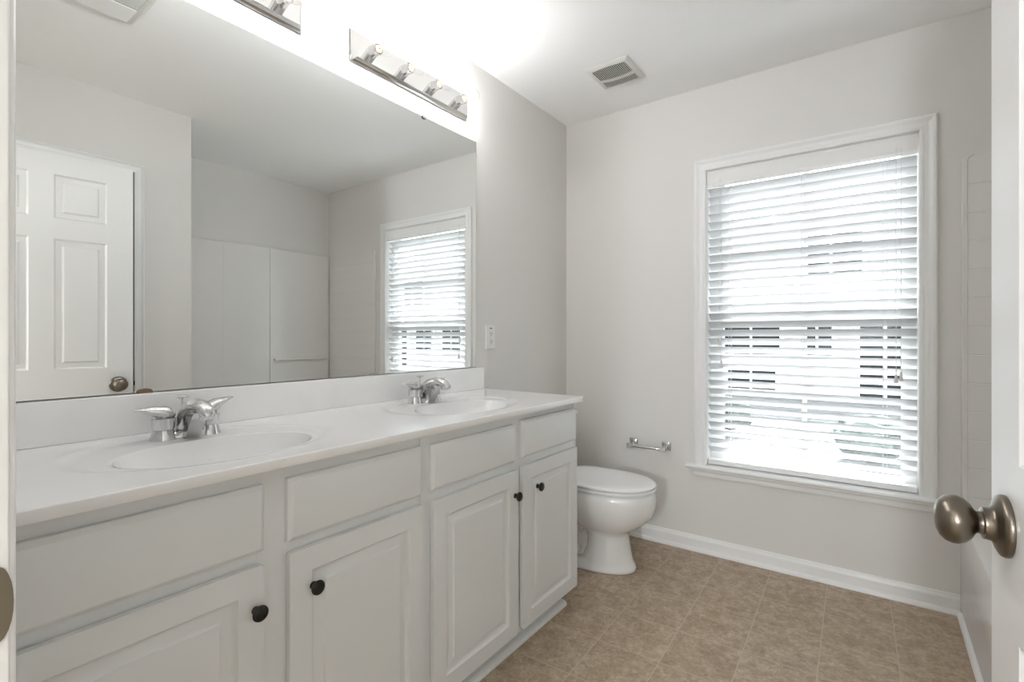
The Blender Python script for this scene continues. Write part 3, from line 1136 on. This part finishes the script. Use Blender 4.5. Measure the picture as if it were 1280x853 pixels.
def grooved_panel(wall_axis, a0, a1, pos, sgn, thick, top_r):
    """panel with horizontal joints; outline has one rounded upper corner at a0 (top_r)"""
    bm = bmesh.new()
    p = .1145
    levels = []
    z = rim + .001
    zj = SZ - .002
    joints = []
    while zj - p > rim + .03:
        zj -= p
        joints.append(zj)
    zs = [rim + .001]
    offs = [0]
    for j in joints[::-1]:
        zs += [j - .003, j, j + .003]
        offs += [0, -.0022, 0]
    zs += [SZ - top_r]
    offs += [0]
    for i in range(1, 7):
        a = PI / 2 * i / 6
        zs.append(SZ - top_r + top_r * math.sin(a))
        offs.append(0)
    rings = []
    for z_, of in zip(zs, offs):
        ins = 0
        if z_ > SZ - top_r:
            q_ = (z_ - (SZ - top_r)) / top_r
            ins = top_r * (1 - math.sqrt(max(0, 1 - q_ * q_)))
        e0 = a0 + ins

        def P(a, o_):
            return (a, pos + sgn * o_, z_) if wall_axis == 'x' else (pos + sgn * o_, a, z_)
        t_ = thick
        rings.append([P(e0, .0006), P(e0, t_ - .003), P(e0 + .003, t_), P(e0 + .016, t_), P(e0 + .019, t_ - .004 + of), P(a1, t_ - .004 + of), P(a1, .0006)])
    loft(bm, rings)
    return bm


o = obj('end_panel', grooved_panel('x', 1.838, XB - .032, YF, -1, .014, .022), 'acrylic', sur)
o.matrix_parent_inverse = si
o = obj('back_panel', boxes((XB - .016, XB - .0008, YP + .001, YF - .001, rim + .001, SZ)), 'acrylic', sur, bevel=0.004)
o.matrix_parent_inverse = si
# raised columns on the back panel with a soap ledge
o = obj('column', boxes((XB - .024, XB - .0162, YP + .03, 1.80, .52, SZ - .006)), 'acrylic', sur, bevel=0.005, seg=3)
o.matrix_parent_inverse = si
o = obj('column', boxes((XB - .024, XB - .0162, 2.16, YF - .016, .52, SZ - .006)), 'acrylic', sur, bevel=0.005, seg=3)
o.matrix_parent_inverse = si
o = obj('soap_ledge', boxes((XB - .050, XB - .0242, 2.19, YF - .05, .93, .95)), 'acrylic', sur, bevel=0.006, seg=3)
o.matrix_parent_inverse = si
bm = boxes((1.838, XB - .032, YP + .0006, YP + .012, rim + .001, SZ))
o = obj('end_panel', bm, 'acrylic', sur, bevel=0.003)
o.matrix_parent_inverse = si

# ------------------------------------------------------------------ added fill lamp in the hall, out of view behind the camera
hl = thing('hall_fill_lamp', 'added unseen fill lamp in the hall behind the doorway', 'lamp', (1.74, -2.85, 0))
bm = bmesh.new()
lathe(bm, [(0, 0), (.15, 0), (.15, .012), (.03, .03), (0, .03)], None, 40)
obj('base', bm, 'nickel', hl, smooth=True, auto=40)
bm = bmesh.new()
lathe(bm, [(.012, .028), (.012, 1.28), (.05, 1.29), (.05, 1.31), (0, 1.31)], None, 20)
obj('pole', bm, 'nickel', hl, smooth=True, auto=40)
bm = bmesh.new()
lathe(bm, [(.19 * math.sin(math.radians(165 - 165 * i / 20)), 1.49 + .19 * math.cos(math.radians(165 - 165 * i / 20))) for i in range(21)], None, 40, cap=False)
obj('fill_lamp_shade', bm, 'bulb_glass', hl, smooth=True)
ld = bpy.data.lights.new('hall_fill_light', 'POINT')
ld.energy = HALL_FILL_W
ld.color = (0.91, 0.965, 1.0)
ld.shadow_soft_size = 0.17
lo = bpy.data.objects.new('hall_fill_light', ld)
COL.objects.link(lo)
lo.parent = hl
lo.location = (0, 0, 1.49)

# ------------------------------------------------------------------ outside: lawn, neighbour's house, trees
bm = boxes((-40, 40, 3.4, 60, -0.7, -0.5))
gr = struct('ground', bm, 'grass')
ho = thing('house', 'pale neighbouring house with dark windows straight outside the blind', 'house', (1.0, 15, -.5))
bm = boxes((-7, 7, 0, 8, 0, 4.7))
hw_ = obj('wall', bm, 'siding', ho)
bm = bmesh.new()
prism(bm, [(-.5, 4.7), (8.5, 4.7), (4, 5.6)], -7.5, 7.5, 'x')
obj('roof', bm, 'roof', ho)
for wx, wz, ww, wh in ((-4.6, 1.2, 1.5, 1.3), (-2.9, 1.15, 1.4, .95), (-.97, 1.15, .64, .8), (.25, .15, 1.0, 1.75), (2.6, 1.1, 1.8, 1.2), (-2.8, .2, 1.2, .5), (4.9, .2, 1.4, 2.0), (-4.8, 3.1, 1.3, 1.2), (-1.0, 3.1, 1.3, 1.2), (3.0, 3.1, 1.3, 1.2)):
    w_ = obj('window', boxes((wx - .1, wx + ww + .1, -.05, -.001, wz - .1, wz + wh + .1)), 'trim', ho)
    obj('pane', boxes((wx, wx + ww / 2 - .03, -.07, -.051, wz, wz + wh), (wx + ww / 2 + .03, wx + ww, -.07, -.051, wz, wz + wh)), 'house_glass', w_)
def shrub(name, x, y, w, h, label):
    t = thing(name, label, 'shrub', (x, y, -.5), 0, 'shrubs outside the window')
    bm = bmesh.new()
    lathe(bm, [(.05, 0), (.04, h * .5)], None, 8)
    obj('stem', bm, 'bark', t)
    bm = bmesh.new()
    bmesh.ops.create_icosphere(bm, subdivisions=3, radius=1.0)
    for v in bm.verts:
        k = 1 + random.uniform(-.16, .16)
        v.co = Vector((v.co.x * w * k, v.co.y * w * .8 * k, h * .55 + v.co.z * h * .45 * k))
    obj('foliage', bm, 'tree', t)


shrub('shrub', 1.5, 8.0, .42, .60, 'dark rounded shrub outside, low behind the right half of the blind')
shrub('shrub', -.55, 9.0, .45, .62, 'dark rounded shrub outside, low behind the left edge of the blind')
h2 = thing('house', 'second pale house outside, seen through the blind only in the mirror', 'house', (13.5, 15.5, -.5))
obj('wall', boxes((-4, 4, 0, 8, 0, 4.6)), 'siding', h2)
bm = bmesh.new()
prism(bm, [(-.5, 4.6), (8.5, 4.6), (4, 5.5)], -4.5, 4.5, 'x')
obj('roof', bm, 'roof', h2)
for wx, wz, ww, wh in ((-3.4, .3, 1.6, 1.6), (-1.2, 1.0, 1.0, 1.0), (.4, 1.0, 1.0, 1.0), (2.0, .2, 1.3, 1.9), (-3, 3.0, 1.3, 1.2), (1, 3.0, 1.3, 1.2)):
    w_ = obj('window', boxes((wx - .1, wx + ww + .1, -.05, -.001, wz - .1, wz + wh + .1)), 'trim', h2)
    obj('pane', boxes((wx, wx + ww / 2 - .03, -.07, -.051, wz, wz + wh), (wx + ww / 2 + .03, wx + ww, -.07, -.051, wz, wz + wh)), 'house_glass', w_)
